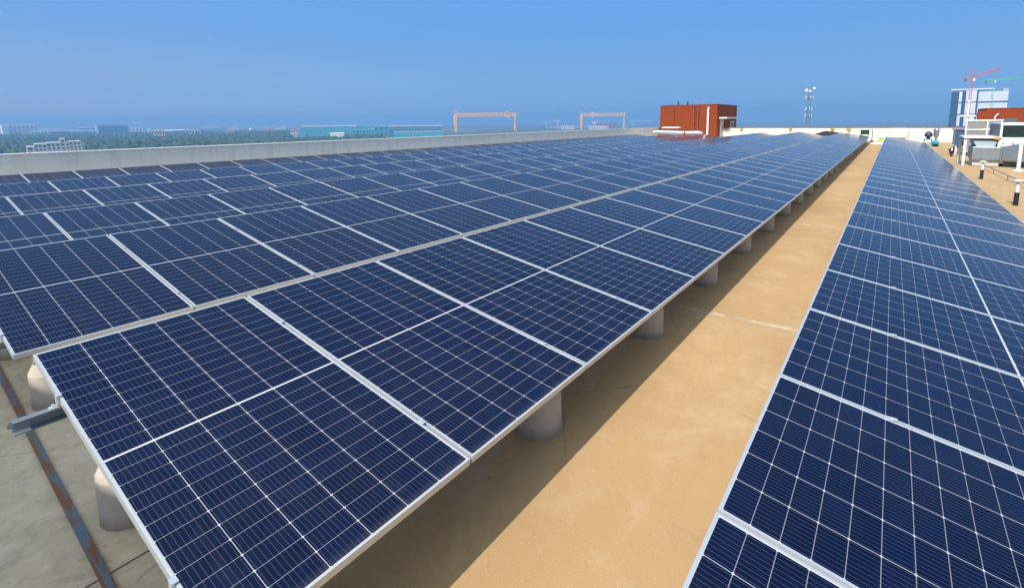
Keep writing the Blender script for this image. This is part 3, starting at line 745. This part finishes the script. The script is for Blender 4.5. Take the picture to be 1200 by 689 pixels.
tower_crane(64.2, 696.9, 41.5, 50.5, 21, 6.2, math.atan2(-2.4, 19)+0.0, 'crane_r', 'red tower crane standing before the glass tower at the right', 1.9, 8.0)
tower_crane(104.0, 893.6, 48.5, 51.5, 42, 9, math.atan2(-6.0, 40), 'crane_g', 'green tower crane with long level jib behind the glass tower', 1.7, 3.0)
tower_crane(-1116, 1655, -4.5, 3.5, 46, 8, math.pi+math.atan2(-32, 46)+0.9, 'greywhite', 'grey tower crane over the shipyard, left of the small orange one', 2.2)
tower_crane(-1028, 1596, 1.0, 6, 14, 12, math.atan2(30, 70), 'crane_o', 'small orange tower crane over the shipyard between gantries', 3.0)
tower_crane(-823, 1821, -1.0, 7.0, 75, 24, math.atan2(32, 70), 'greywhite', 'pale tower crane with long jib left of the red tiled building', 2.2)
tower_crane(-985, 1790, -3.0, 2.0, 70, 10, math.atan2(40, 75), 'greywhite', 'pale tower crane standing inside the farther orange gantry', 2.0)

def gantry(p0, p1, ztop, label, gh, leg, cab_f, cab2=True):
    a = Vector((p0[0], p0[1], 0)); b = Vector((p1[0], p1[1], 0)); L = (b-a).length
    t = thing('gantry_crane', (a.x, a.y, GZ), label, 'crane', 'orange shipyard gantry cranes')
    t.rotation_euler = (0, 0, math.atan2(b.y-a.y, b.x-a.x)); Z = ztop-GZ
    m = MB(); m.box(-4, L+3, -4, 4, Z-gh, Z); m.build('girder', MT['crane_o'], t)
    m = MB()
    k = 6.0
    while k < L-6: m.box(k, k+3.0, -4.15, -4.01, Z-gh*0.75, Z-gh*0.25); k += 9.0
    m.build('girder_panel', MT['clay'], t)
    m = MB(); n = 0
    w0, w1 = leg*0.8, leg*0.45
    m.v = [(-w1+1,-5,0),(w1+1,-5,0),(w1+1,5,0),(-w1+1,5,0),(-w0,-4,Z-gh-.05),(w0,-4,Z-gh-.05),(w0,4,Z-gh-.05),(-w0,4,Z-gh-.05)]
    m.f = [(0,3,2,1),(4,5,6,7),(0,1,5,4),(1,2,6,5),(2,3,7,6),(3,0,4,7)]; m.build('leg', MT['crane_o'], t)
    m = MB(); m.bar((L-2, -3, Z-gh-.5), (L-5, -14, 0), leg*0.42); m.bar((L-2, 3, Z-gh-.5), (L+3, 14, 0), leg*0.42); m.build('leg', MT['crane_o'], t)
    m = MB().bar((0, 0, Z), (0, 0, Z+8), 1.4).bar((-6, 0, Z+8), (9, 0, Z+8), 2.2, 1.6); m.build('jib', MT['crane_o'], t)
    c = L*cab_f
    m = MB().box(c-7, c+6, -5, 5, Z+0.1, Z+5.5); m.build('trolley', MT['crane_o'], t)
    m = MB().box(c-3, c+5, -5.2, -1, Z-gh-5, Z-gh-0.05); m.build('hoist', MT['crane_o'], t)
gantry((-1186, 1215), (-1034.8, 1347.2), 31.5, 'larger orange gantry crane straddling the shipyard above the parapet', 12, 8.5, 0.87)
gantry((-1002, 1729.3), (-853, 1807.8), 31.0, 'farther orange gantry crane left of the red tiled building', 11, 8, 0.27)
# rust red hull and dock sheds
def hall(p0, p1, depth, z1, wall, roofm, name, label, cat, zr=2.5, group=None, windows=None):
    a = Vector((p0[0], p0[1], 0)); b = Vector((p1[0], p1[1], 0)); L = (b-a).length
    t = thing(name, (a.x, a.y, GZ), label, cat, group); t.rotation_euler = (0, 0, math.atan2(b.y-a.y, b.x-a.x)); Z = z1-GZ
    MB().box(0, L, 0, depth, 0, Z-zr).build('wall', MT[wall], t)
    if zr > 0.05:
        MB().prism([(-0.6, Z-zr+.05), (depth/2, Z), (depth+0.6, Z-zr+.05)], -0.6, L+0.6, 'X').build('roof', MT[roofm], t)
    if windows:
        nx, nz, mat = windows
        for i in range(nx):
            for j in range(nz):
                x0 = L*(i+0.22)/nx; x1 = L*(i+0.78)/nx; za = (Z-zr)*(j+0.30)/nz; zb = (Z-zr)*(j+0.82)/nz
                MB().box(x0, x1, -0.25, -0.02, za, zb).build('window', MT[mat], t)
    return t
hall((-1128.5, 642.3), (-1061.7, 747.7), 60, -3.6, 'steelblue', 'paleroof', 'factory_hall', 'long pale blue factory hall with white roof beyond the parapet', 'factory hall', 1.6, 'blue factory halls', (16, 1, 'tealroof'))
hall((-1061, 748.5), (-1045.7, 772), 50, -6.5, 'tealroof', 'tealroof', 'factory_hall', 'low teal annex at the right end of the pale blue hall', 'factory hall', 1.2, 'blue factory halls')
hall((-985.4, 682.3), (-957, 721.6), 40, -12.0, 'tealroof', 'steelblue', 'factory_hall', 'small turquoise factory building with flat front between the larger halls', 'factory hall', 1.5, 'blue factory halls', (7, 2, 'blue_f'))
hall((-998.5, 750), (-978.3, 776), 70, -5.0, 'tealroof', 'steelblue', 'factory_hall', 'turquoise gabled end bay of the right factory hall', 'factory hall', 2.0, 'blue factory halls', (3, 2, 'blue_f'))
hall((-978.0, 776.5), (-895, 870.7), 60, -5.6, 'blue_f', 'paleroof', 'factory_hall', 'long dark teal factory hall with grey roof nearest the gantry', 'factory hall', 1.4, 'blue factory halls', (18, 2, 'steelblue'))
hall((-892.4, 723.1), (-820.9, 803.4), 24, -17.2, 'tealroof', 'paleroof', 'factory_hall', 'low turquoise shed in front of the dark teal hall', 'factory hall', 1.0, 'blue factory halls', (12, 1, 'steelblue'))
hall((-842, 536), (-830, 556), 12, -15.5, 'white_f', 'white_f', 'small_house', 'small white building before the turquoise factory', 'building', 1.5)
hall((-1170, 1755), (-1010, 1880), 40, -21, 'blue_f', 'grey_f', 'dock_building', 'long dark blue dockside building between the two gantry cranes', 'building', 2, None, (20, 1, 'grey_f'))
hall((-985, 1760), (-920, 1800), 30, -18, 'white_f', 'white_f', 'dock_building', 'white flat dockside shed under the farther gantry crane', 'building', 2, None, (8, 1, 'blue_f'))
hall((-1075, 1700), (-1035, 1730), 30, -17, 'white_f', 'grey_f', 'dock_building', 'white dockside shed beside the small orange crane', 'building', 2, None, (6, 1, 'blue_f'))
t = thing('ship_hull', (-1106, 2015, GZ), 'rust red ship hull under the farther gantry crane', 'ship'); t.rotation_euler = (0, 0, math.atan2(48, 92))
m = MB(); zb, zt = 6, 19
m.v = [(14,-12,zb),(92,-12,zb),(96,12,zb),(14,12,zb),(0,-14,zt),(104,-14,zt),(108,14,zt),(0,14,zt+2)]
m.f = [(0,3,2,1),(4,5,6,7),(0,1,5,4),(1,2,6,5),(2,3,7,6),(3,0,4,7)]; m.build('hull', MT['hullred'], t)
MB().box(0, 12, -10, 10, 19.2, 25).build('bridge', MT['white_f'], t)

# ------------------------------------------------------------------ far city at left
t = thing('apartment_block', (-611, 97, GZ), 'beige stepped apartment block among trees just above the left parapet', 'apartment block')
t.rotation_euler = (0, 0, math.atan2(36.7, 7.0))
steps = [(0, 5, 14.0), (5.01, 13, 16.2), (13.01, 22, 17.0), (22.01, 25.5, 20.2), (25.51, 28, 17.2), (28.01, 36, 17.8), (36.01, 38, 15.0)]
for x0, x1, h in steps:
    w = MB().box(x0, x1, 0, 14, 0, h).build('wall', MT['beige'], t)
    n = max(1, int((x1-x0)/2.6))
    for i in range(n):
        for j in range(5):
            xa = x0+(x1-x0)*(i+.25)/n; xb = x0+(x1-x0)*(i+.75)/n; za = h-2.6-j*3.0
            MB().box(xa, xb, -0.2, -0.02, za, za+1.5).build('window', MT['glass'], w)
    MB().box(x0-0.1, x1+0.1, -0.4, 14.2, h+.01, h+0.5).build('roof_edge', MT['white_f'], t)
def far_b(D0, px, label, name='far_building', **k): pass
hall((-2475, 300), (-2462, 425), 60, 9, 'grey_f', 'grey_f', 'tower_block', 'hazy grey office slab with white end at the far left', 'office block', 2.5, 'far city buildings', (12, 5, 'white_f'))
hall((-2440, 338), (-2440, 352), 30, 8, 'white_f', 'white_f', 'tower_block', 'white end wall standing before the hazy grey slab', 'office block', 1, 'far city buildings')
hall((-2410, 380), (-2403, 430), 40, -17, 'white_f', 'clay', 'low_block', 'low white building with clay red roof below the grey slab', 'building', 5, 'far city buildings', (6, 2, 'blue_f'))
hall((-2370, 395), (-2331, 563), 50, -12, 'white_f', 'grey_f', 'long_block', 'long low white building stretching across the hazy left skyline', 'building', 3, 'far city buildings', (22, 2, 'blue_f'))
hall((-2300, 430), (-2290, 475), 40, -14, 'blue_f', 'blue_f', 'low_block', 'low dark blue block before the long white building', 'building', 2, 'far city buildings')
sl = hall((-1845, 447), (-1828.4, 511.2), 40, 2.5, 'blue_f', 'grey_f', 'sloped_block', 'dark blue office block with bright white edge above the trees', 'office block', 0.0, 'far city buildings', (9, 5, 'steelblue'))
m = MB(); m.v = [(-4,-1,0),(1,-1,0),(1,20,0),(-4,20,0),(-9,-1,34.5),(-4.5,-1,34.5),(-4.5,20,34.5),(-9,20,34.5)]
m.f = [(0,3,2,1),(4,5,6,7),(0,1,5,4),(1,2,6,5),(2,3,7,6),(3,0,4,7)]; m.build('end_wall', MT['white_f'], sl)
hall((-2199, 669), (-2195, 680), 30, -9.5, 'white_f', 'white_f', 'tower_block', 'small white tower on the hazy left skyline', 'tower', 1, 'far city buildings')
hall((-2193, 686), (-2153, 804), 40, -15, 'grey_f', 'white_f', 'long_block', 'long grey block right of the small white tower', 'building', 3, 'far city buildings', (14, 2, 'white_f'))
t = thing('water_tower', (-2080, 977, GZ), 'small pale round water tower on the skyline left of the factory', 'water tower')
MB().lathe([(5, 0), (4, 8), (7, 9.5), (7.5, 15), (3, 17)], 20).build('tank', MT['white_f'], t, True)
for i, (px_, az, D, w, h) in enumerate(((0, 0.30, 1500, 26, 9), (0, 0.345, 1650, 34, 8), (0, 0.40, 1450, 22, 8), (0, 0.455, 1550, 30, 9), (0, 0.50, 1400, 18, 8), (0, 0.535, 1500, 24, 7))):
    x = CAM.x - D*math.cos(az); y = D*math.sin(az); dx, dy = w*math.sin(az), w*math.cos(az)
    hall((x, y), (x+dx, y+dy), 16, GZ+h+11, 'white_f' if i % 2 else 'beige', 'clay', 'village_house', f"small {'white' if i%2 else 'beige'} house with clay roof among far trees, {nth(i+1)} from the left", 'house', 4, 'houses among the far trees', (5, 2, 'glass'))

skyl = [(0.155, 2600, 40, 20), (0.175, 2750, 60, 15), (0.215, 2700, 50, 18), (0.262, 2500, 70, 14), (0.372, 2600, 60, 13), (0.405, 2700, 45, 16), (0.437, 2500, 80, 11), (0.475, 2650, 50, 14)]
for i, (az, D, w, h) in enumerate(skyl):
    x = CAM.x - D*math.cos(az); y = D*math.sin(az); dx, dy = w*math.sin(az), w*math.cos(az)
    hall((x, y), (x+dx, y+dy), 20, GZ+h+8, ('grey_f', 'white_f')[i % 2], 'grey_f', 'distant_block', f"pale hazy {('grey', 'white')[i%2]} block low on the far left skyline, {nth(i+1)} from the left", 'building', 2, 'hazy blocks on the skyline', (6, 2, 'blue_f'))
# glass tower at the right
t = thing('glass_tower', (69.5, 997, GZ), 'wide silver and blue glass tower under construction at the right skyline', 'tower')
t.rotation_euler = (0, 0, math.atan2(-6, 61))
MB().box(0, 9, 0, 30, 0, 69).build('wall', MT['t_blue'], t)
MB().box(9.05, 12.5, -0.6, 30, 0, 69).build('wall', MT['t_silver'], t)
MB().box(12.55, 17, 0.4, 30, 0, 69).build('wall', MT['t_blue'], t)
MB().box(17.05, 29, -1.2, 30, 0, 71).build('wall', MT['t_silver'], t)
MB().box(29.05, 63, -0.25, 30, 0, 68).build('wall', MT['t_silver'], t)
MB().box(-0.5, 48, -1.8, 31, 71.05, 73).build('crown', MT['t_silver'], t)
MB().box(57, 63, -0.4, 30, 68.05, 72).build('crown', MT['greywhite'], t)
MB().box(29.0, 31, -1.5, -0.25, 0, 71).build('fin', MT['t_blue'], t)
for z in (17, 35, 53): MB().box(-0.6, 63.4, -1.7, -1.3, z, z+1.0).build('floor_band', MT['t_blue'], t)
for i in range(8):
    for j in range(12): MB().box(32.2+i*3.8, 34.8+i*3.8, -0.45, -0.27, 14+j*4.3, 16.4+j*4.3).build('window', MT['t_win'], t)

# forest: one mass of far crowns
import bmesh
bm = bmesh.new(); bmesh.ops.create_icosphere(bm, subdivisions=1, radius=1.0)
iv = [v.co.copy() for v in bm.verts]; ifc = [tuple(v.index for v in f.verts) for f in bm.faces]; bm.free()
fo = MB()
cnt = 0
while cnt < 9000:
    D = 560 + 1700*random.random()**1.0; az = random.uniform(0.03, 0.66)
    x = CAM.x - D*math.cos(az); y = D*math.sin(az)
    if az > 0.50 and D > 1050: continue
    if D < 640 and 0.13 < az < 0.24: continue
    hgt = 7 + 5*math.sin(x*0.011+1)*math.cos(y*0.013) + random.uniform(-2, 3.5)
    r = random.uniform(2.2, 7.5); n = len(fo.v); ph = random.random()*6
    for k, v in enumerate(iv):
        s = r*(0.78+0.45*random.random()); fo.v.append((x+v.x*s, y+v.y*s, GZ + hgt*0.6 + v.z*s*0.9))
    fo.f += [tuple(n+i for i in f) for f in ifc]; cnt += 1
tag(fo.build('forest', MT['forest'], None, True), 'far green wood reading as one mass beyond the left parapet', kind='stuff')
for c in bpy.data.objects:
    if c.name.startswith('forest'): c['kind'] = 'stuff'
print('objects', len(bpy.data.objects))
